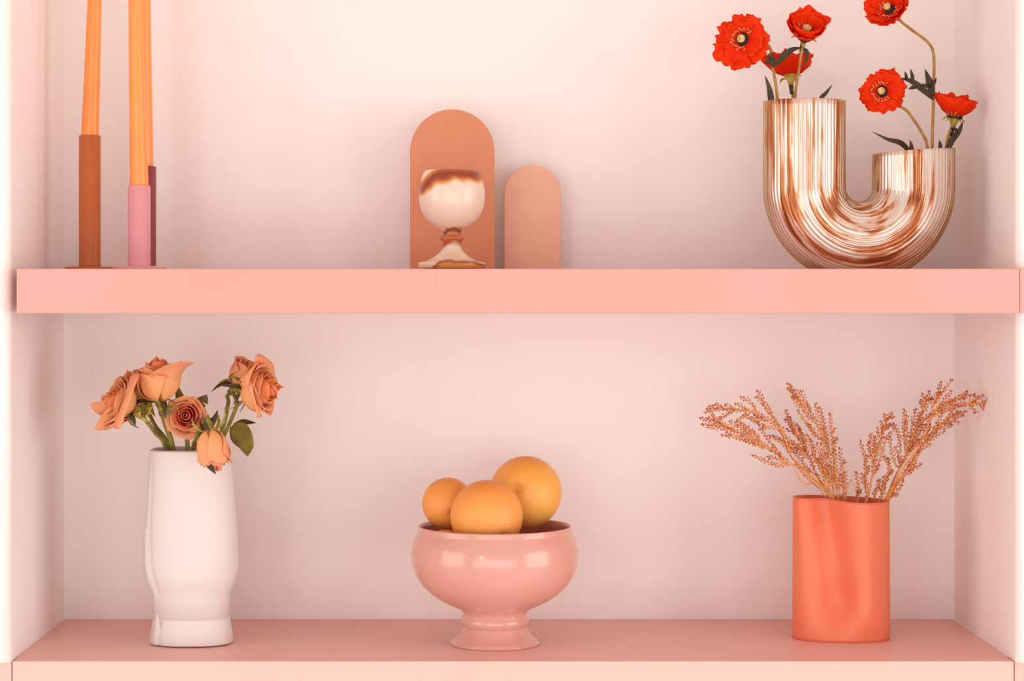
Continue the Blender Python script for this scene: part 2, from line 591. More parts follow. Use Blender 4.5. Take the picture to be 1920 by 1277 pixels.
def ring(k, rad, ribs, clampz, depth=1.0):
    x, z, tang, _, sl = path[k]
    nx, nz = -math.sin(tang), math.cos(tang)          # in-plane normal of the path
    out = []
    for i in range(NT):
        th = 2 * PI * i / NT
        r = rad * (1 + (0.014 * (abs(math.cos(NR * th / 2)) - 0.5) if ribs else 0))
        off, dep = r * math.cos(th), r * math.sin(th) * depth
        px_, pz_ = x + nx * off, z + nz * off
        if sl:
            pz_ += sl * (px_ - mid)
        out.append((ux + px_, UY + dep, max(clampz, uz + pz_)))
    return out


for k in range(nP):
    v += ring(k, half, True, ZU)
    uvs += [(i / NT, k / nP) for i in range(NT)]
for k in reversed(range(nP)):
    v += ring(k, half - 0.003, False, ZU + 0.004)
    uvs += [(i / NT, k / nP) for i in range(NT)]
for k in range(2 * nP):
    k2 = (k + 1) % (2 * nP)
    for i in range(NT):
        j = (i + 1) % NT
        f.append((k * NT + i, k * NT + j, k2 * NT + j, k2 * NT + i))
lus = bpy.data.materials.new('lustre_glass')
lus.use_nodes = True
nt = lus.node_tree
out = nt.nodes['Material Output']
nt.nodes.remove(nt.nodes['Principled BSDF'])
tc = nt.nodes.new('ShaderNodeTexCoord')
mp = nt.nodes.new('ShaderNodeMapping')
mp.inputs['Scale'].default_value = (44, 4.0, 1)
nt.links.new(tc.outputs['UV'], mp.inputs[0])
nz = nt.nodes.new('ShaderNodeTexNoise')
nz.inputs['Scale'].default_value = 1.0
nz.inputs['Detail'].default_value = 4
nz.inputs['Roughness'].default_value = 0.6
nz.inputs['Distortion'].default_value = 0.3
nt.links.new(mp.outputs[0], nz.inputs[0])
mp2 = nt.nodes.new('ShaderNodeMapping')           # broad patches of tint, painted in place of room reflections
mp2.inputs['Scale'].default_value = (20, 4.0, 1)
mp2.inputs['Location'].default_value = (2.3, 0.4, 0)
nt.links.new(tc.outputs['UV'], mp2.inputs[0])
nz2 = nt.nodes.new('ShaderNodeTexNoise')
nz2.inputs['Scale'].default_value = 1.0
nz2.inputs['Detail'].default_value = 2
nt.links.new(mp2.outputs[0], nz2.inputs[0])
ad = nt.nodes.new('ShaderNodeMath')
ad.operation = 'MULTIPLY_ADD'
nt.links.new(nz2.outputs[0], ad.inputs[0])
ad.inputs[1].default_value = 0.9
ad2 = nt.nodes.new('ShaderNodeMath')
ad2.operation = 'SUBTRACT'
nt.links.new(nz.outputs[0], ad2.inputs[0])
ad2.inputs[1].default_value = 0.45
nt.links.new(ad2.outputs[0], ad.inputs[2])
rp = nt.nodes.new('ShaderNodeValToRGB')  # copper to pale streaks: reflections of the room put into the glass colour
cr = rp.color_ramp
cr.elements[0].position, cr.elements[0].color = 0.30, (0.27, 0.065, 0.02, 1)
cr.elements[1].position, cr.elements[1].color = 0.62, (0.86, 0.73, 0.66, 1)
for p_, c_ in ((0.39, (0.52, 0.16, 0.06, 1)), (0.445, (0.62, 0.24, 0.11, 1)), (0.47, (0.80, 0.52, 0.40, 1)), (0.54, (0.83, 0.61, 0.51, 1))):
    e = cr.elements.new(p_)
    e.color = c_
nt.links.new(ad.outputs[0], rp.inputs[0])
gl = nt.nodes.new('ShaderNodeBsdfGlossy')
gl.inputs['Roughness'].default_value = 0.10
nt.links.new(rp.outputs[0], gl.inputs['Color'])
gs_ = nt.nodes.new('ShaderNodeBsdfTransparent')
gs_.inputs['Color'].default_value = (0.95, 0.86, 0.64, 1)
gc = nt.nodes.new('ShaderNodeBsdfGlossy')
gc.inputs['Roughness'].default_value = 0.05
gc.inputs['Color'].default_value = (0.80, 0.66, 0.40, 1)
mg = nt.nodes.new('ShaderNodeMixShader')
mg.inputs[0].default_value = 0.30
nt.links.new(gs_.outputs[0], mg.inputs[1])
nt.links.new(gc.outputs[0], mg.inputs[2])
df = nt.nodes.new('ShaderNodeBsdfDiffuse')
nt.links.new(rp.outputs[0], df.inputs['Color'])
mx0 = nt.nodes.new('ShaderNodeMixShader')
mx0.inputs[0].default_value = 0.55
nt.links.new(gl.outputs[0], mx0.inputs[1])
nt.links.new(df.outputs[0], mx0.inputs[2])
lw = nt.nodes.new('ShaderNodeLayerWeight')
lw.inputs[0].default_value = 0.5
mxf = nt.nodes.new('ShaderNodeMapRange')
mxf.inputs['From Min'].default_value = 0.36
mxf.inputs['From Max'].default_value = 0.62
mxf.inputs['To Min'].default_value = 0.12
mxf.inputs['To Max'].default_value = 0.85
nt.links.new(lw.outputs['Facing'], mxf.inputs[0])
mx = nt.nodes.new('ShaderNodeMixShader')
nt.links.new(mxf.outputs[0], mx.inputs[0])
nt.links.new(mx0.outputs[0], mx.inputs[1])
nt.links.new(mg.outputs[0], mx.inputs[2])
nt.links.new(mx.outputs[0], out.inputs[0])
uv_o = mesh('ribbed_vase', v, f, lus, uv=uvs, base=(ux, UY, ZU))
uv_o['label'] = 'large ribbed amber lustre glass vase bent into a U with one arm shorter'
uv_o['category'] = 'vase'


# ------------------------------------------------------------------ poppies
def stem_part(parent, pts, r0, r1, m, name='stem', n=8):
    v, f = tube_data(spline(pts, 8), r0, r1, n)
    return mesh(name, v, f, m, parent)


def poppy_head(parent, pos, axis, R, seed, cup=0.35, n=5, spin=0.0, stretch=None, show_centre=True):
    rnd = random.Random(seed)
    mt = orient(pos, axis, spin)
    amp = 1.0 - 0.75 * min(1, cup)
    for layer in range(2):
        k = n if layer == 0 else max(3, n - 1)
        for p in range(k):
            phi0 = 2 * PI * (p + 0.5 * layer) / k + rnd.uniform(-0.15, 0.15)
            wid = (1.25 if layer == 0 else 1.15) * PI / k * 1.15
            Rp = R * (1.0 if layer == 0 else 0.86) * rnd.uniform(0.84, 1.12)
            if stretch and layer == 0 and p in stretch:
                Rp *= stretch[p]
            cp = cup + 0.14 * layer + rnd.uniform(-0.06, 0.06)
            sd = rnd.uniform(0, 100)

            def fn(u, vv):
                ph = phi0 + u * wid
                n1 = noise.noise(Vector((ph * 3.2, sd, vv * 1.5)))
                n2 = noise.noise(Vector((ph * 9.0, sd + 5, vv * 3.0)))
                teeth = noise.noise(Vector((ph * 17.0, sd + 9, 0)))
                r = Rp * vv * (1 - 0.16 * u ** 4 + (0.13 * amp * teeth + 0.03 * teeth + 0.12 * n1) * max(0, vv - 0.6) / 0.4)
                el = cp * vv + 0.25 * (1 - vv)
                zz = Rp * (vv * math.sin(el) * 0.95 + 0.30 * amp * vv * vv * n1 + 0.26 * amp * vv * vv * n2) + layer * 0.001 + (0.0015 if p % 2 else 0) * vv
                rr = r * math.cos(el)
                return mt @ Vector((rr * math.cos(ph), rr * math.sin(ph), zz + 0.002))
            v, f, g = grid_surface(fn, 18, 9)
            solid(mesh('petal', v, f, M['poppy'], parent, grow=g), 0.0005)
    if show_centre:
        v, f = [], []
        for j, (r, z) in enumerate([(0.26, 0.0), (0.24, 0.05), (0.16, 0.10), (0.02, 0.13)]):
            pass
        lv, lf = lathe([(0.27 * R, 0.05 * R), (0.27 * R, 0.16 * R), (0.18 * R, 0.23 * R), (0.01 * R, 0.25 * R)], 20)
        mesh('flower_centre', [mt @ Vector(q) for q in lv], lf, M['poppy_black'], parent, label='black poppy centre')
        lv, lf = lathe([(0.07 * R, 0.22 * R), (0.09 * R, 0.34 * R), (0.14 * R, 0.42 * R), (0.165 * R, 0.50 * R), (0.12 * R, 0.545 * R), (0.01 * R, 0.55 * R)], 14)
        mesh('seed_pod', [mt @ Vector(q) for q in lv], lf, M['pod'], parent, label='pale green seed pod')
        v, f = [], []
        for i in range(40):
            a = 2 * PI * i / 54 + rnd.uniform(-0.1, 0.1)
            q = rnd.uniform(0.32, 0.44)
            p0 = mt @ Vector((0.28 * R * math.cos(a), 0.28 * R * math.sin(a), 0.10 * R))
            p1 = mt @ Vector((q * R * math.cos(a), q * R * math.sin(a), (0.24 + rnd.uniform(0, 0.12)) * R))
            tube_data([p0, p1], 0.0003, 0.0002, 3, v, f)
            ellipsoid(p1, p1 - p0, 0.0022, 0.0011, v, f, 5)
        mesh('stamen_ring', v, f, M['stamen'], parent, kind='stuff')
    # calyx and sepals below the petals
    lv, lf = lathe([(0.0034, -0.010), (0.0042, -0.006), (0.0062, -0.001), (0.009, 0.003), (0.002, 0.004)], 14)
    mesh('calyx', [mt @ Vector(q) for q in lv], lf, M['sepal'], parent)
    for p in range(4):
        a = 2 * PI * p / 4 + 0.5
        pts = [mt @ Vector((q * math.cos(a), q * math.sin(a), z)) for q, z in ((0.005, -0.001), (0.012, 0.001), (0.017, -0.003))]
        leaf(parent, pts, 0.0026, M['sepal'], side=mt.to_3x3() @ Vector((-math.sin(a), math.cos(a), 0)), name='sepal')


def poppy(label, head_px, Y, axis, Rpx, stem_px, seed, hY=None, **kw):
    hp = P(*head_px, hY if hY is not None else Y)
    base = P(*stem_px[0][:2], Y)
    t = root('poppy', base, label, 'poppy', 'red poppies in the ribbed vase')
    ax = Vector(axis).normalized()
    poppy_head(t, hp, ax, Rpx / S(Y), seed, **kw)
    n = len(stem_px)
    hh = hp - ax * 0.009
    pts = [P(px, py, Y + (hh.y - Y) * (i / n) ** 2) for i, (px, py) in enumerate(stem_px)] + [hh - ax * 0.004, hh]
    stem_part(t, pts, 0.0021, 0.0017, M['poppy_stem'])
    v, f = tube_data([hh - ax * 0.014, hh - ax * 0.002], 0.0024, 0.0034, 8)
    mesh('stem_collar', v, f, M['poppy_leaf'], t, label='dark collar below the flower')
    return t


def lobed_leaf(parent, pts_px, Y, wpx, m, lobes, dy=0.0, side=None, fold=0.25):
    n = len(pts_px) - 1
    pts = [P(a, b, Y + dy * i / n) for i, (a, b) in enumerate(pts_px)]
    d = (pts[-1] - pts[0]).normalized()
    sd = side or d.cross(Vector((0, 1, 0)))
    leaf(parent, pts, wpx / S(Y), m, fold, 0, sd)
    for k, t, ln, sg in lobes:
        i = min(int(t * n), n - 1)
        p0 = pts[i].lerp(pts[i + 1], t * n - i)
        sv = d.cross(Vector((0, 1, 0))).normalized() * sg
        p1 = p0 + (d * 0.75 + sv * 0.8).normalized() * (ln / S(Y))
        leaf(parent, [p0, p0.lerp(p1, 0.5) + Vector((0, -0.002, 0)), p1], k / S(Y), m, fold, 0, (d * 0.8 - sv * 0.75), name='leaf')


pA = poppy('red poppy with dark eye facing out at the far left of the taller arm', (1394, 74), UY, (-0.34, -1, -0.02), 48,
           [(1462, 300), (1458, 190), (1448, 120), (1440, 84)], 11, hY=UY - 0.012, n=5, cup=0.12, stretch={3: 1.16}, spin=0.2)
lobed_leaf(pA, [(1449, 126), (1470, 105), (1486, 93), (1505, 89)], UY - 0.004, 6, M['poppy_leaf'], [], dy=-0.01)
lobed_leaf(pA, [(1451, 124), (1446, 114), (1434, 104)], UY - 0.004, 7, M['poppy_leaf'], [(4, 0.4, 16, 1), (4, 0.5, 16, -1)], dy=-0.01)
lobed_leaf(pA, [(1449, 230), (1446, 190), (1442, 165), (1434, 141)], UY - 0.005, 6, M['poppy_leaf'], [])
pB = poppy('red poppy opening upward, its petals above the middle of the taller arm', (1508, 72), UY, (0.08, -0.72, 0.68), 54,
           [(1480, 300), (1490, 186), (1498, 130)], 23, n=4, cup=0.72, spin=0.9, hY=UY - 0.01)
lobed_leaf(pB, [(1504, 92), (1512, 96), (1512, 110), (1506, 128)], UY + 0.002, 4, M['poppy_leaf'], [])
lobed_leaf(pB, [(1519, 230), (1538, 187), (1549, 174), (1561, 158)], UY + 0.004, 4, M['poppy_leaf'], [])
pC = poppy('red poppy seen from behind its green calyx, low above the taller arm', (1482, 146), UY + 0.03, (-0.04, 0.28, 0.95), 60,
           [(1486, 300), (1487, 188), (1484, 170)], 31, n=4, cup=0.62, spin=0.4, show_centre=False)
pD = poppy('red poppy highest in the bunch, cut by the frame above the shorter arm', (1672, 22), UY, (-0.55, -0.74, 0.36), 46,
           [(1752, 380), (1748, 277), (1750, 190), (1751, 110), (1742, 82), (1712, 58), (1694, 44)], 43, n=5, cup=0.45, spin=1.3, hY=UY - 0.006)
lobed_leaf(pD, [(1750, 186), (1728, 166), (1708, 152), (1687, 146)], UY - 0.004, 6, M['poppy_leaf'], [(3.5, 0.6, 26, -1), (4, 0.45, 20, 1), (3, 0.8, 16, -1)], dy=-0.012)
lobed_leaf(pD, [(1749, 180), (1744, 160), (1740, 146), (1734, 129)], UY - 0.005, 7, M['poppy_leaf'], [(3.5, 0.25, 20, 1), (3.5, 0.25, 22, -1)], dy=-0.008)
pE = poppy('red poppy with dark eye facing out above the left of the shorter arm', (1655, 172), UY, (-0.30, -1, 0.0), 43,
           [(1745, 360), (1739, 277), (1728, 248), (1704, 212), (1690, 200)], 57, hY=UY - 0.014, n=5, cup=0.12, stretch={2: 1.2}, spin=0.75)
lobed_leaf(pE, [(1715, 300), (1698, 276), (1684, 266), (1664, 261), (1634, 246)], UY - 0.01, 5, M['poppy_leaf'], [], dy=-0.02)
lobed_leaf(pE, [(1709, 310), (1709, 277), (1706, 262)], UY - 0.012, 4, M['poppy_leaf'], [])
pF = poppy('red poppy opening upward at the far right of the shorter arm', (1789, 224), UY, (0.14, -0.16, 0.95), 54,
           [(1768, 350), (1774, 276), (1781, 246)], 69, n=4, cup=0.74, spin=0.3, show_centre=True)
lobed_leaf(pF, [(1768, 310), (1782, 268), (1798, 246), (1806, 226)], UY - 0.006, 6, M['poppy_leaf'], [(3, 0.6, 14, 1)])
lobed_leaf(pF, [(1763, 310), (1763, 275), (1761, 262)], UY - 0.012, 4, M['poppy_leaf'], [])

# ------------------------------------------------------------------ white sculpted vase
WY = -0.205
ws = S(WY)
wx = (359 - 893) / ws
levels = [(1203, 282, 437), (1198, 281.5, 437.3), (1185, 283.5, 436), (1160, 288, 430.5), (1125, 290.5, 426.5), (1112, 286, 431), (1095, 277, 440),
          (1078, 270.5, 445.5), (1060, 269, 447), (1030, 270, 447), (1000, 272.5, 445), (960, 275, 442), (920, 277.5, 439), (885, 279, 435.5), (860, 280.5, 433), (846, 281.5, 432), (843, 282.5, 431)]


def interp(x, col):
    for a, b in zip(levels, levels[1:]):
        if a[0] >= x >= b[0]:
            t = (a[0] - x) / (a[0] - b[0])
            return a[col] + (b[col] - a[col]) * t
    return levels[0][col] if x > levels[0][0] else levels[-1][col]


def smooth_edge(x, col, wd=17):
    tot = acc = 0.0
    for i in range(-12, 13):
        g = math.exp(-(i / 6) ** 2)
        acc += g * interp(min(1203, max(843, x + wd * i / 6)), col)
        tot += g
    return acc / tot


pys = [1203, 1202, 1200] + [1200 - 6.6 * i for i in range(1, 54)] + [845, 843.6, 843]
los = [smooth_edge(p, 1) for p in pys]
his = [smooth_edge(p, 2) for p in pys]
for i, q in ((0, 1.6), (1, 0.5), (-1, 1.6), (-2, 0.5)):
    los[i] += q
    his[i] -= q
NW = 128


def bump_fn(d, wdt):
    return math.exp(-(d / wdt) ** 2)


def white_ring(py, lo, hi, inset=0.0):
    cx, hx = ((lo + hi) / 2 - 893) / ws, (hi - lo) / 2 / ws - inset
    z = max(0.0, CAM_Z + (532 - py) / ws)
    out = []
    for i in range(NW):
        a = 2 * PI * i / NW
        c_, s_ = math.cos(a), math.sin(a)
        e = 2 / 2.35
        x = hx * math.copysign(abs(c_) ** e, c_)
        y = (0.80 * hx) * math.copysign(abs(s_) ** e, s_)
        k = 1.0
        if inset == 0:
            # a groove down the left of the front: the edge of a sculpted arm, lower the edge of a leg
            g0 = math.radians(212) if py < 985 else math.radians(212 + 14 * min(1, (py - 985) / 100))
            da = a - g0
            depth = 0.05 * min(1, max(0, (py - 850) / 60))
            k -= depth * bump_fn(da, 0.07)
            if py > 985:
                k += 0.03 * bump_fn(da + 0.16, 0.10)
            if 990 < py < 1110:
                k += 0.02 * bump_fn(a - math.radians(300), 0.5) * math.sin(PI * (py - 990) / 120)
        out.append((cx + x * k, WY + y * k, z))
    return out


v, f = [], []
for py, lo, hi in zip(pys, los, his):
    v += white_ring(py, lo, hi)
no = len(pys)
for q in (0, 1, 2, 3, 6, 10, 20, 40, no - 5):
    k = no - 1 - q
    v += [(x, y, z + (0.0005 if q == 0 else 0)) for x, y, z in white_ring(pys[k] - (1.5 if q == 0 else 0), los[k], his[k], 0.0045 if q else 0.0022)]
nrg = len(v) // NW
for k in range(nrg - 1):
    for i in range(NW):
        j = (i + 1) % NW
        f.append((k * NW + i, k * NW + j, (k + 1) * NW + j, (k + 1) * NW + i))
f.append(tuple(reversed(range(NW))))
f.append(tuple((nrg - 1) * NW + i for i in range(NW)))
wv = mesh('white_vase', v, f, M['vase_white'], base=(wx, WY, 0))
wv['label'] = 'white ceramic vase with sculpted waisted body holding the peach roses'
wv['category'] = 'vase'


# ------------------------------------------------------------------ roses
def rose_head(parent, pos, axis, r, h, seed, layers=7, flare=0.5, spin=0.0, red=0, counts=(2, 3, 3, 4, 4, 5, 5), droop=0.25, outer=None, mats=None, hdrop=0.16, fin=-0.55):
    rnd = random.Random(seed)
    mt = orient(pos, axis, spin)
    for k in range(layers):
        t = k / (layers - 1)
        nk = counts[k]
        rk = r * (0.13 + 0.77 * t ** 1.1)
        hk = h * (1.0 - hdrop * t)
        fl = fin * (1 - t) + flare * t
        for p in range(nk):
            phi0 = 2 * PI * p / nk + k * 2.4 + rnd.uniform(-0.2, 0.2)
            w0 = (1.9 if k < 2 else 1.45 if nk <= 3 else 1.25 if nk == 4 else 1.08) * rnd.uniform(0.92, 1.08)
            hh = hk * rnd.uniform(0.93, 1.05)
            ff = fl + rnd.uniform(-0.08, 0.12) * (1 if k > 1 else 0.3)
            dr = droop * t * rnd.uniform(0.6, 1.3)
            sd = rnd.uniform(0, 100)
            tilt = 0.0
            if outer and k == layers - 1 and p in outer:
                ff, dr, hh = outer[p][0], outer[p][1], hh * outer[p][2]
            gap = rnd.uniform(0.0, 0.03) + 0.012 * p

            def fn(u, vv):
                wf = (vv ** 0.45) * (1 - 0.40 * (max(0, vv - 0.66) / 0.34) ** 3)
                ph = phi0 + u * w0 * wf
                b = 1 - (1 - min(vv / 0.55, 1)) ** 2
                R = rk * math.sqrt(max(0, b)) * (1 + gap + 0.10 * u)
                q = max(0, vv - 0.5) / 0.5
                n1 = noise.noise(Vector((u * 1.6 + sd, vv * 2.2, sd)))
                R += rk * ff * q * q + rk * 0.10 * n1 * vv
                R += r * 0.05 * t * (u * u) * q
                z = hh * (vv - dr * q * q - 0.13 * u * u * q) + hh * 0.05 * n1 * q
                return mt @ Vector((R * math.cos(ph), R * math.sin(ph), z))
            v, f, g = grid_surface(fn, 12, 12)
            m = M['rose']
            if red and k < red:
                m = M['rose_red']
            elif k < layers - 3 and layers > 5:
                m = M['rose_inner']
            if mats:
                m = M[mats[k]]
            solid(mesh('petal', v, f, m, parent, grow=g), 0.0006)
    # hip and sepals
    lv, lf = lathe([(0.0028, -0.012), (0.0045, -0.008), (0.0062, -0.002), (0.0075, 0.002), (0.002, 0.003)], 14)
    mesh('rose_hip', [mt @ Vector(q) for q in lv], lf, M['rose_sepal'], parent)
    for p in range(5):
        a = 2 * PI * p / 5 + rnd.uniform(-0.3, 0.3)
        ln = rnd.uniform(0.8, 1.2)
        pts = [mt @ Vector((q * math.cos(a), q * math.sin(a), z)) for q, z in ((0.005, 0.0), (0.013 * ln, 0.001), (0.021 * ln, -0.008 * ln), (0.024 * ln, -0.019 * ln))]
        leaf(parent, pts, 0.0032, M['rose_sepal'] if p % 3 else M['rose_leaf_dark'], side=mt.to_3x3() @ Vector((-math.sin(a), math.cos(a), 0)), name='sepal')


def rose(label, base_px, Y, axis, rpx, hpx, stem_px, seed, srad=0.0031, sY=WY, **kw):
    """stem_px starts inside the vase"""
    hp = P(*base_px, Y)
    b = P(*stem_px[0], sY)
    t = root('rose', b, label, 'rose', 'peach roses in the white vase')
    ax = Vector(axis).normalized()
    rose_head(t, hp, ax, rpx / S(Y), hpx / S(Y), seed, **kw)
    n = len(stem_px)
    hh = hp - ax * 0.010
    pts = [P(px, py, sY + (hh.y - sY) * (i / n)) for i, (px, py) in enumerate(stem_px)] + [hh - ax * 0.006, hh]
    stem_part(t, pts, srad, srad * 0.9, M['rose_stem'], n=10)
    return t


r1 = rose('drooping peach rose at the far left, loose petals hanging down', (250, 764), WY - 0.02, (-0.80, -0.40, 0.32), 46, 66,
          [(326, 960), (311, 842), (290, 810), (268, 780)], 3, 0.0027, flare=0.22, outer={1: (1.0, 0.35, 1.15)}, spin=2.0, hdrop=0.25, fin=-0.3)
r6 = rose('orange rose half hidden between two fuller peach heads', (270, 758), WY + 0.02, (-0.36, -0.25, 0.9), 36, 74,
          [(340, 960), (319, 842), (292, 800), (278, 772)], 8, 0.0027, flare=0.1)
r2 = rose('upright peach rose second from left, one petal flaring right', (300, 754), WY - 0.035, (-0.10, -0.10, 1.0), 42, 84,
          [(340, 960), (324, 842), (312, 800), (303, 772)], 5, 0.0037, flare=0.12, outer={2: (0.72, 0.05, 0.95)}, spin=1.15, hdrop=-0.02, fin=-0.28)
r3 = rose('small rose with red centre facing straight out', (353, 782), WY - 0.008, (-0.02, -1.0, 0.16), 31, 44,
          [(352, 960), (352, 842), (350, 812)], 7, 0.0032, flare=0.30, red=4, droop=0.10, layers=6, counts=(2, 3, 3, 4, 5, 5), hdrop=0.42, fin=-0.15)
r4 = rose('peach rose at the far right of the bunch, turned right', (455, 730), WY - 0.02, (0.93, -0.34, 0.10), 46, 82,
          [(392, 960), (412, 842), (430, 795), (444, 757)], 13, 0.0027, flare=0.25, spin=0.5, hdrop=0.25, fin=-0.3)
r4b = rose('peach rose leaning right behind the outermost head', (441, 727), WY + 0.015, (0.62, -0.12, 0.66), 36, 70,
           [(385, 960), (406, 842), (420, 795), (428, 755)], 17, 0.0027, flare=0.15, spin=0.2, hdrop=0.1, fin=-0.3)
r5 = rose('half open peach rose bud hanging over the vase rim', (393, 804), WY - 0.075, (0.20, -0.12, -0.97), 30, 82,
          [(366, 960), (362, 848), (368, 822), (374, 806), (384, 798)], 19, 0.0026, flare=-0.02, droop=0.0, mats=('rose_red', 'rose_red', 'rose_inner', 'rose', 'rose', 'rose', 'rose'))
for pts_, wd_ in (([(243, 758), (212, 764), (190, 766), (168, 757)], 20), ([(243, 762), (222, 778), (200, 794), (176, 806)], 23)):
    lp = [P(a_, b_, WY - 0.03 - 0.004 * i_) for i_, (a_, b_) in enumerate(pts_)]
    leaf(r1, lp, wd_ / S(WY), M['rose'], 0.35, side=(0.4, -0.25, 0.9), name='petal')
# leaves
LY = WY - 0.03
leaf(r4, [P(437, 797, LY), P(450, 812, LY - 0.006), P(461, 834, LY - 0.008), P(464, 856, LY - 0.002)], 0.0145, M['rose_leaf'], 0.12, side=(1, -0.2, 0.35))
leaf(r4, [P(438, 797, LY + 0.01), P(458, 791, LY + 0.012), P(480, 793, LY + 0.01)], 0.0045, M['rose_leaf_dark'], 0.2, side=(0, -0.5, 1))
leaf(r5, [P(386, 858, WY - 0.085), P(393, 872, WY - 0.09), P(405, 890, WY - 0.088)], 0.0045, M['rose_leaf_dark'], 0.2, side=(1, 0, 0.6))
leaf(r5, [P(372, 822, WY - 0.03), P(388, 796, WY - 0.04), P(400, 786, WY - 0.04), P(409, 768, WY - 0.035)], 0.005, M['rose_leaf_dark'], 0.2, side=(1, 0, 0.6))
leaf(r5, [P(378, 812, WY - 0.03), P(392, 796, WY - 0.035), P(410, 778, WY - 0.035)], 0.007, M['rose_leaf'], 0.2, side=(1, 0, 0.8))
leaf(r5, [P(362, 838, WY - 0.02), P(372, 835, WY - 0.03), P(384, 833, WY - 0.03)], 0.004, M['rose_leaf'], 0.2, side=(0, 0, 1))
leaf(r3, [P(345, 760, WY + 0.0), P(337, 745, WY), P(333, 722, WY)], 0.006, M['rose_leaf'], 0.2, side=(1, 0, 0.3))
leaf(r3, [P(370, 758, WY + 0.0), P(380, 752, WY), P(388, 740, WY)], 0.008, M['rose_leaf'], 0.2, side=(1, 0, 1))
leaf(r1, [P(247, 768, WY - 0.02), P(244, 776, WY - 0.028), P(250, 788, WY - 0.03), P(254, 798, WY - 0.03)], 0.0045, M['rose_leaf_dark'], 0.2, side=(1, 0, 0.3))
leaf(r2, [P(312, 762, WY - 0.05), P(316, 770, WY - 0.052), P(318, 780, WY - 0.05)], 0.0065, M['rose_leaf'], 0.2, side=(1, 0, 0.1))
leaf(r2, [P(290, 760, WY - 0.05), P(280, 770, WY - 0.055), P(262, 785, WY - 0.052)], 0.0055, M['rose_sepal'], 0.2, side=(0.7, 0, 0.7))

# ------------------------------------------------------------------ footed bowl of oranges
BY = -0.212
bs = S(BY)
bx = (928 - 893) / bs
bprof = [(1206.8, 60), (1207, 82), (1206, 84.5), (1203, 84), (1198, 78), (1191, 69.5), (1184, 64), (1178, 60), (1174.5, 58.5), (1172.5, 60), (1169, 63.3), (1163, 64.3), (1157, 63.3), (1153, 60), (1150.5, 59.3),
         (1147, 60), (1143, 63), (1138, 72), (1131, 88), (1122, 105), (1110, 122), (1095, 137.5), (1078, 148.5), (1060, 155), (1040, 157.3), (1024, 155.5), (1010, 151), (1001, 146.5), (997, 144),
         (993, 143.3), (989, 144.5), (986, 144), (985, 142.5), (986.5, 140.5), (994, 138.5), (1004, 142), (1020, 149), (1040, 152), (1060, 149), (1080, 141), (1100, 126), (1116, 104), (1128, 70), (1132, 20)]
bz = lambda py: max(0.0, CAM_Z + (532 - py) / bs)
bp = [(h / bs, bz(py)) for py, h in bprof]
zoff = bz(1207)
bp = [(r, z - zoff if z - zoff > 0 else 0.0) for r, z in bp]
bowl = root('footed_bowl', (bx, BY, 0), 'glossy pink glass bowl on a ringed foot, heaped with oranges', 'bowl')
for nm, a, b in (('foot', 0, 8), ('ring_collar', 8, 14), ('bowl_body', 14, len(bp) - 1)):
    v, f = lathe(bp[a:b + 1], 96, bx, BY, a == 0, b == len(bp) - 1)
    mesh(nm, v, f, M['bowl'], bowl)


def orange(px, py, Y, rpx, m, label, navel=None, squash=0.98):
    c = P(px, py, Y)
    r = rpx / S(Y)
    t = root('orange', c - Vector((0, 0, r)), label, 'orange', 'oranges in the pink bowl')
    prof = []
    for i in range(33):
        a = -PI / 2 + PI * i / 32
        rr = r * math.cos(a)
        z = r * math.sin(a) * squash
        dimple = 0.10 * r * math.exp(-((PI / 2 - abs(a)) / 0.16) ** 2)
        prof.append((max(rr, 0.0003), z - math.copysign(dimple, a)))
    lv, lf = lathe(prof, 56)
    ax = Vector(navel or (0.2, 0.5, 0.8))
    mt = orient(c, ax)
    mesh('peel', [mt @ Vector(q) for q in lv], lf, m, t)
    lv, lf = lathe([(0.0034, r * squash * 0.905), (0.0036, r * squash * 0.93), (0.002, r * squash * 0.935), (0.0004, r * squash * 0.925)], 10)
    mesh('navel', [mt @ Vector(q) for q in lv], lf, M['navel'], t)


orange(985.5, 923, -0.168, 67.8, M['orange_gold'], 'largest golden orange, highest in the bowl at right', (0.3, 0.9, -0.2))
orange(840, 944, -0.185, 48.5, M['orange'], 'smaller orange at the left of the bowl, behind the front one', (-0.2, 0.9, 0.3))
orange(912.5, 968, -0.25, 68.5, M['orange'], 'pale orange at the front of the bowl, over the rim', (0.42, -0.72, -0.55))
orange(833, 1040, -0.24, 47, M['orange'], 'orange mostly sunk at left, only its top above the rim', (0.2, -0.3, -0.9))

# ------------------------------------------------------------------ orange folded vase with dried sprigs
OY = -0.165
os_ = S(OY)
ox = (1577 - 893) / os_
NO = 128


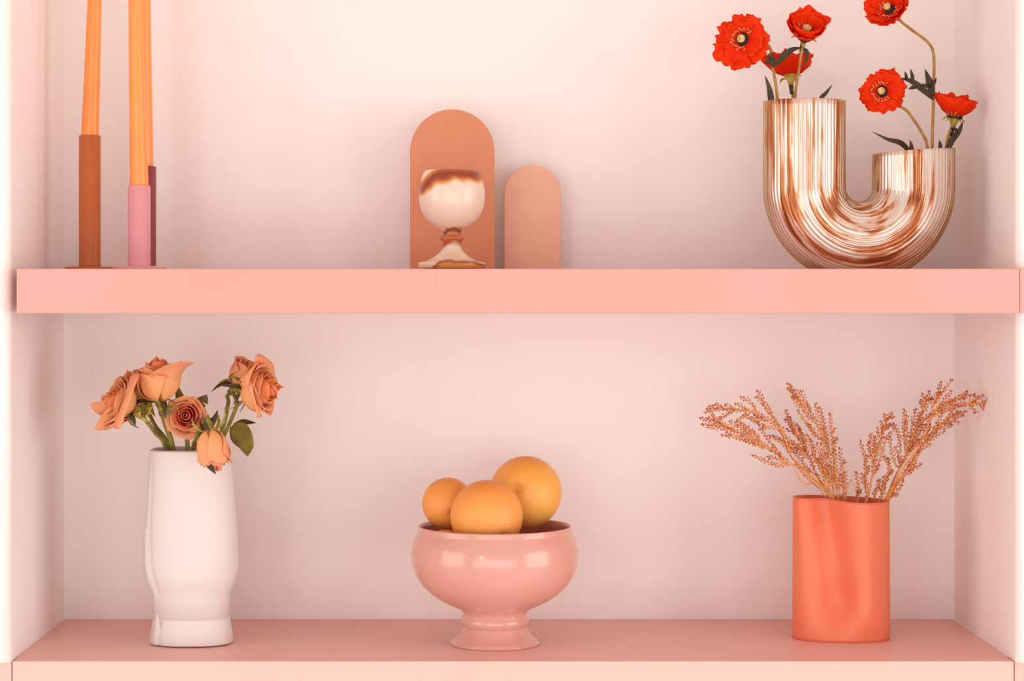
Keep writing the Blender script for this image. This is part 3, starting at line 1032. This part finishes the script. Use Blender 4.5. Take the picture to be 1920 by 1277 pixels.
def orange_ring(t, inset=0.0):
    """t = 0 at the base, 1 at the rim"""
    ztop = CAM_Z + (532 - 935) / os_
    hx = (90 - 0.8 * t) / os_ - inset
    hy = 0.043 - inset
    out = []
    for i in range(NO):
        a = 2 * PI * i / NO
        c_, s_ = math.cos(a), math.sin(a)
        x = hx * math.copysign(abs(c_) ** 0.92, c_)
        y = hy * math.copysign(abs(s_) ** 0.92, s_)
        # a soft fold pressed into the front, swinging from the upper left to low centre
        if s_ < 0:
            fx = -0.30 + 0.1 * math.sin(2.2 * t) - 0.35 * (t - 0.5)
            d = (x / hx - fx)
            dent = 0.034 * math.exp(-(d / 0.34) ** 2) * (0.15 + 0.85 * t ** 0.8)
            lip = 0.009 * math.exp(-((x / hx - 0.45) / 0.30) ** 2)
            pocket = 0.010 * math.exp(-((x / hx + 0.05) / 0.33) ** 2 - ((t - 0.30) / 0.14) ** 2)
            up = min(1.0, t / 0.22)
            up = up * up * (3 - 2 * up)
            lip *= up
            dent *= up
            y += (dent + pocket) * min(1, -s_ * 1.6) - lip * min(1, -s_ * 1.5)
        rot = math.radians(-6)
        xr, yr = x * math.cos(rot) - y * math.sin(rot), x * math.sin(rot) + y * math.cos(rot)
        z = ztop * t + (0.0022 * t * (-x / hx))
        out.append((ox + xr / math.cos(rot) * 1.0, OY + yr, max(z, 0)))
    return out


v, f = [], []
NL = 40
for k in range(NL + 1):
    v += orange_ring(k / NL)
for t in (1.0, 0.985, 0.9, 0.6, 0.3, 0.03):
    v += orange_ring(t, 0.003)
nrg = len(v) // NO
for k in range(nrg - 1):
    for i in range(NO):
        j = (i + 1) % NO
        f.append((k * NO + i, k * NO + j, (k + 1) * NO + j, (k + 1) * NO + i))
f.append(tuple(reversed(range(NO))))
f.append(tuple((nrg - 1) * NO + i for i in range(NO)))
ov = mesh('folded_vase', v, f, M['vase_orange'], base=(ox, OY, 0))
ov['label'] = 'orange oval ceramic vase with softly folded front holding dried sprigs'
ov['category'] = 'vase'

# ------------------------------------------------------------------ dried sprigs
ZS = 5.109


def Lz(p):
    return (1300 + p[0] / ZS, 700 + p[1] / ZS)


def Rz(p):
    return (1560 + p[0] / ZS, 700 + p[1] / ZS)


def twig(parent, pts, r0, r1, seed, bare=0.2, step=0.0024, name='branch', fuzz=1.0):
    rnd = random.Random(seed)
    sp = spline(pts, 6)
    v, f = tube_data(sp, r0, r1, 5)
    br = mesh(name, v, f, M['straw'], parent)
    v, f, side = [], [], 1
    L = sum((sp[i + 1] - sp[i]).length for i in range(len(sp) - 1))
    acc, nxt = 0.0, bare * L
    for i in range(len(sp) - 1):
        seg = sp[i + 1] - sp[i]
        ln = seg.length
        d = seg.normalized()
        u, w_ = frame(d)
        while nxt < acc + ln:
            p = sp[i] + d * (nxt - acc)
            a = rnd.uniform(-0.9, 0.9) + (0 if side > 0 else PI)
            o_ = u * math.cos(a) + w_ * math.sin(a)
            dd = (d * rnd.uniform(0.7, 1.2) + o_).normalized()
            st = rnd.uniform(0.0008, 0.0026) * fuzz
            tube_data([p, p + dd * st], 0.00035, 0.00035, 3, v, f)
            ellipsoid(p + dd * st, dd + d * 0.5, rnd.uniform(0.0024, 0.0042), rnd.uniform(0.0008, 0.0012), v, f, 5)
            side = -side
            nxt += step * rnd.uniform(0.7, 1.3)
        acc += ln
    ellipsoid(sp[-1], sp[-1] - sp[-2], 0.0042, 0.0011, v, f, 5)
    if v:
        g = []
        rr = random.Random(seed + 1)
        nv = len(v)
        k = 0
        g = [0.0] * nv
        # colour grows darker from stalk to bud tip: stalks have 6 vertices, buds 20
        i = 0
        while i < nv - 20:
            g[i:i + 6] = [0.15] * 6
            q = rr.uniform(-0.25, 0.25)
            for ringi, val in enumerate((0.3, 0.55, 0.8, 0.9)):
                for j in range(5):
                    g[i + 6 + ringi * 5 + j] = val + q
            i += 26
        for j in range(20):
            g[nv - 20 + j] = 0.8
        mesh('bud_cluster', v, f, M['bud'], br, grow=g, kind='stuff')
    return br


def sprig(label, conv, main, branches, seed, Y=OY + 0.012, dy=0.0, r0=0.0017, down=45, bare=0.45):
    rnd = random.Random(seed)
    b = conv(main[0])
    base = P(b[0] + (1580 - b[0]) * 0.35, b[1] + down, Y)
    t = root('dried_sprig', base, label, 'dried sprig', 'dried sprigs in the orange vase')

    def lift(pts, jit):
        n = len(pts)
        q = []
        for i, p in enumerate(pts):
            x, y = conv(p)
            # further from the mouth of the vase the sprigs spread forward or back
            far = min(1.0, max(0.0, (930 - y) / 190))
            q.append(P(x, y, Y + dy * far + jit * i / max(1, n - 1)))
        return q
    m = lift(main, 0.0)
    twig(t, [base] + m, r0, 0.0005, seed, bare=bare, name='main_stem')
    for k, br in enumerate(branches):
        twig(t, lift(br, rnd.uniform(-0.02, 0.02)), 0.0011, 0.0005, seed + 7 * k + 1, bare=0.16, name='branch')
    return t


sprig('dried sprig arching farthest left, lowest of the left fan', Lz,
      [(1320, 1190), (1130, 1020), (1000, 910), (930, 860), (760, 740), (620, 640), (450, 570), (310, 510), (180, 455), (80, 430)],
      [[(760, 740), (560, 670), (420, 620), (285, 590)], [(700, 700), (560, 645), (430, 600), (330, 570)], [(930, 880), (800, 880), (670, 830), (580, 790)], [(900, 870), (800, 820), (720, 800)],
       [(620, 630), (520, 540), (430, 470)], [(560, 600), (460, 530), (360, 470)], [(450, 570), (330, 500), (240, 450), (190, 400)],
       [(420, 560), (300, 530), (150, 520)], [(310, 510), (220, 490), (95, 490)], [(660, 680), (600, 580), (470, 480)], [(250, 480), (200, 440), (150, 430)],
       [(1240, 1100), (1100, 1000), (990, 880)], [(870, 820), (800, 740), (760, 690)]], 101, dy=-0.05)
sprig('dried sprig of the left fan with a tip curling far left above another', Lz,
      [(1335, 1190), (1180, 1030), (1000, 860), (940, 800), (900, 690), (850, 545), (790, 490), (620, 385), (520, 355), (380, 350), (240, 345), (125, 370)],
      [[(870, 560), (780, 440), (690, 290), (625, 180)], [(760, 430), (690, 320), (615, 235)], [(620, 385), (550, 280), (465, 230)], [(540, 355), (480, 325), (415, 295)], [(420, 350), (370, 330), (315, 305)], [(320, 345), (270, 330), (220, 305)],
       [(400, 355), (310, 400), (240, 440)], [(230, 345), (190, 330), (165, 320)], [(200, 350), (160, 350), (140, 345)], [(560, 370), (490, 410), (430, 445)], [(830, 540), (740, 520), (640, 490), (550, 440)],
       [(700, 540), (660, 500), (620, 480)], [(760, 690), (700, 610), (650, 540)], [(720, 470), (650, 430), (600, 410)], [(930, 770), (850, 660), (740, 600)], [(930, 740), (870, 610), (830, 560)], [(690, 440), (560, 430), (490, 400)]], 151, dy=-0.02)
sprig('dense dried sprig in the middle of the left fan', Lz,
      [(1300, 1180), (1190, 990), (1110, 800), (1040, 680), (970, 560), (930, 460), (890, 370)],
      [[(1100, 780), (980, 690), (870, 650), (780, 610)], [(1040, 680), (990, 590), (905, 540)], [(1060, 730), (980, 680), (900, 620)], [(1010, 620), (940, 520), (890, 450)], [(1080, 700), (1040, 590), (995, 500)],
       [(1120, 820), (1000, 750), (910, 680)], [(1090, 760), (1010, 720), (920, 730)], [(1000, 600), (960, 500), (920, 430)], [(1180, 980), (1080, 900), (1000, 790), (930, 740)], [(1060, 660), (1030, 560), (1015, 520)],
       [(1100, 790), (1060, 640), (1020, 560)]], 211, dy=0.03)
sprig('tallest dried sprig of the left fan', Lz,
      [(1345, 1180), (1320, 900), (1270, 680), (1180, 480), (1090, 340), (990, 220), (915, 110)],
      [[(1210, 600), (1100, 500), (1010, 370)], [(1250, 620), (1220, 480), (1170, 310)], [(1270, 640), (1250, 470), (1215, 340)], [(1080, 330), (1070, 250), (1035, 180)], [(1100, 350), (1030, 320), (950, 240)],
       [(1240, 650), (1150, 580), (1110, 500)], [(1180, 480), (1120, 430), (1060, 370)], [(1020, 250), (950, 190), (910, 150)], [(1040, 280), (1010, 220), (985, 170)], [(1130, 400), (1110, 340), (1090, 280)], [(1060, 310), (1010, 260), (970, 240)],
       [(1310, 760), (1280, 620), (1250, 520)], [(960, 180), (940, 140), (930, 110)]], 251, dy=0.0)
sprig('short dried sprig with upright side shoots low in the left fan', Lz,
      [(1325, 1190), (1260, 1000), (1190, 850), (1150, 760), (1095, 600)],
      [[(1180, 850), (1160, 770), (1130, 640)], [(1220, 870), (1210, 780), (1185, 680)], [(1290, 1040), (1280, 930), (1270, 790)], [(1240, 930), (1240, 780), (1230, 640)], [(1250, 1000), (1220, 900), (1150, 800)], [(1300, 1050), (1250, 900), (1210, 830)],
       [(1310, 1080), (1310, 980), (1290, 900)], [(1290, 1100), (1220, 1020), (1190, 980)]], 307, dy=-0.04)
sprig('thin straight dried sprig at the right edge of the left fan', Lz,
      [(1385, 1185), (1350, 930), (1340, 680), (1320, 560), (1310, 400)],
      [[(1340, 680), (1360, 650), (1370, 620)], [(1410, 1180), (1375, 950), (1355, 740)], [(1370, 1100), (1320, 900), (1300, 780)], [(1320, 580), (1340, 560), (1350, 540)]], 353, bare=0.6)
sprig('small upright dried sprig right of the left fan, over the rim', Lz,
      [(1445, 1185), (1440, 1080), (1430, 950), (1400, 730)], [[(1440, 1100), (1420, 1040), (1410, 990)], [(1450, 1150), (1460, 1060), (1450, 960)], [(1420, 880), (1440, 850), (1445, 840)]], 401, bare=0.1)
sprig('tiny dried sprig beside a bent bare stalk in the gap between the fans', Lz,
      [(1578, 1185), (1575, 1080), (1565, 965)], [[(1575, 1170), (1590, 1140), (1595, 1120)]], 433, bare=0.05)
bt = root('bent_stalk', P(*Lz((1455, 1400)), OY + 0.012), 'bare dried stalk bent over in the gap between the two fans', 'dried stalk')
stem_part(bt, [P(*Lz(q), OY + 0.012) for q in ((1450, 1400), (1465, 1170), (1500, 1030), (1510, 1020), (1545, 1100), (1575, 1185), (1580, 1300))], 0.0007, 0.0006, M['straw'], n=6)
bt2 = root('bent_stalk', P(*Lz((1262, 1400)), OY + 0.010), 'bare dried stalk looping out low at the left of the vase mouth', 'dried stalk')
stem_part(bt2, [P(*Lz(q), OY + 0.010) for q in ((1330, 1400), (1262, 1180), (1150, 1060), (1080, 1065), (1030, 1030), (985, 950), (965, 920))], 0.0008, 0.0006, M['straw'], n=6)
sprig('dried sprig standing leftmost of the right fan', Rz,
      [(345, 1190), (390, 950), (430, 760), (480, 600), (520, 460), (565, 395)],
      [[(400, 830), (375, 720), (365, 600)], [(410, 800), (405, 700), (400, 620)], [(420, 780), (425, 700), (418, 615)], [(460, 640), (540, 600), (590, 535)], [(480, 600), (480, 530), (475, 470)], [(440, 900), (470, 780), (515, 640)], [(510, 500), (545, 490), (575, 485)],
       [(520, 470), (510, 430), (505, 405)], [(530, 450), (555, 430), (580, 420)], [(390, 980), (430, 920), (440, 880)], [(470, 620), (440, 580), (440, 535)], [(500, 540), (530, 520), (560, 500)], [(400, 900), (380, 800), (350, 680)]], 503, dy=0.0)
sprig('short dried sprig bending left at the inner edge of the right fan', Rz,
      [(335, 1185), (320, 1020), (325, 920), (310, 800), (275, 660)], [[(325, 1120), (300, 1030), (290, 970)], [(330, 960), (350, 930), (355, 900)], [(322, 880), (330, 840), (340, 800)]], 547, bare=0.25)
sprig('longest dried sprig sweeping far right out of the orange vase', Rz,
      [(530, 1190), (640, 980), (740, 830), (830, 690), (900, 560), (940, 440), (1000, 345), (1120, 290), (1270, 292), (1400, 290), (1500, 280), (1600, 285)],
      [[(1290, 292), (1380, 240), (1440, 220)], [(1290, 295), (1340, 330), (1365, 365)], [(1400, 292), (1440, 320), (1475, 345)], [(1450, 285), (1490, 265), (1520, 250)], [(1430, 285), (1480, 300), (1560, 310)], [(1490, 282), (1540, 265), (1570, 262)],
       [(1100, 290), (1220, 230), (1350, 210)], [(1120, 295), (1200, 320), (1265, 300)], [(1200, 245), (1250, 210), (1285, 180)], [(1060, 310), (1150, 250), (1260, 240)], [(1340, 290), (1370, 265), (1400, 235)],
       [(1000, 335), (1080, 250), (1135, 185)], [(960, 330), (1050, 190), (1140, 75)], [(950, 340), (1010, 190), (1045, 95)], [(930, 450), (1040, 370), (1150, 350)], [(960, 390), (1060, 340), (1210, 320)], [(990, 300), (1015, 250), (1030, 200)]], 601, dy=-0.04)
sprig('bushy dried sprig in the heart of the right fan', Rz,
      [(520, 1185), (600, 1000), (680, 850), (740, 700), (800, 540), (850, 420), (890, 290), (930, 185)],
      [[(740, 680), (770, 500), (800, 355)], [(700, 740), (690, 540), (695, 365)], [(660, 760), (640, 600), (595, 490)], [(620, 900), (570, 740), (555, 620)], [(870, 350), (855, 300), (850, 260)], [(860, 400), (900, 340), (940, 260)],
       [(780, 600), (860, 470), (950, 400)], [(800, 540), (830, 430), (850, 380)], [(880, 310), (890, 240), (870, 205)], [(760, 660), (850, 560), (930, 470)], [(700, 800), (780, 680), (900, 600)], [(680, 850), (640, 780), (610, 720)], [(720, 740), (720, 600), (715, 420)],
       [(690, 830), (750, 740), (820, 650)], [(820, 500), (900, 420), (970, 390)], [(890, 290), (920, 250), (960, 240)], [(640, 930), (650, 860), (640, 800)], [(740, 720), (800, 620), (860, 500)]], 653, dy=0.03)
sprig('dried sprig leaning right along the underside of the right fan', Rz,
      [(540, 1190), (660, 1010), (760, 850), (860, 690), (980, 560), (1100, 440), (1180, 390), (1270, 370)],
      [[(900, 640), (1000, 540), (1140, 500)], [(840, 710), (960, 620), (1065, 565)], [(780, 800), (870, 720), (935, 685)], [(1020, 520), (1110, 460), (1200, 465)], [(960, 580), (1000, 500), (1050, 390)], [(1060, 480), (1120, 410), (1140, 380)], [(1130, 430), (1180, 420), (1250, 410)],
       [(940, 600), (980, 560), (1010, 480)], [(1160, 410), (1200, 380), (1230, 365)], [(900, 640), (920, 560), (940, 500)], [(1050, 490), (1090, 480), (1130, 470)]], 701, dy=-0.02)
sprig('low dried sprig spreading rightmost over the rim of the orange vase', Rz,
      [(550, 1190), (600, 1070), (720, 960), (780, 920), (840, 880)],
      [[(640, 1020), (760, 880), (830, 770)], [(560, 1190), (640, 1110), (680, 1030)], [(560, 1195), (600, 1170), (625, 1155)], [(700, 970), (760, 930), (800, 850)]], 757, dy=-0.03, bare=0.3)
sprig('short upright dried sprig inside the right fan near the rim', Rz,
      [(475, 1185), (505, 1060), (550, 900), (500, 810)],
      [[(480, 1160), (500, 1060), (530, 1000)], [(410, 1185), (440, 1060), (490, 1000)], [(470, 1150), (460, 1090), (445, 1040)], [(530, 1000), (560, 950), (575, 930)], [(400, 1190), (420, 1130), (430, 1100)], [(550, 900), (540, 840), (540, 820)]], 809, dy=0.01, bare=0.35)
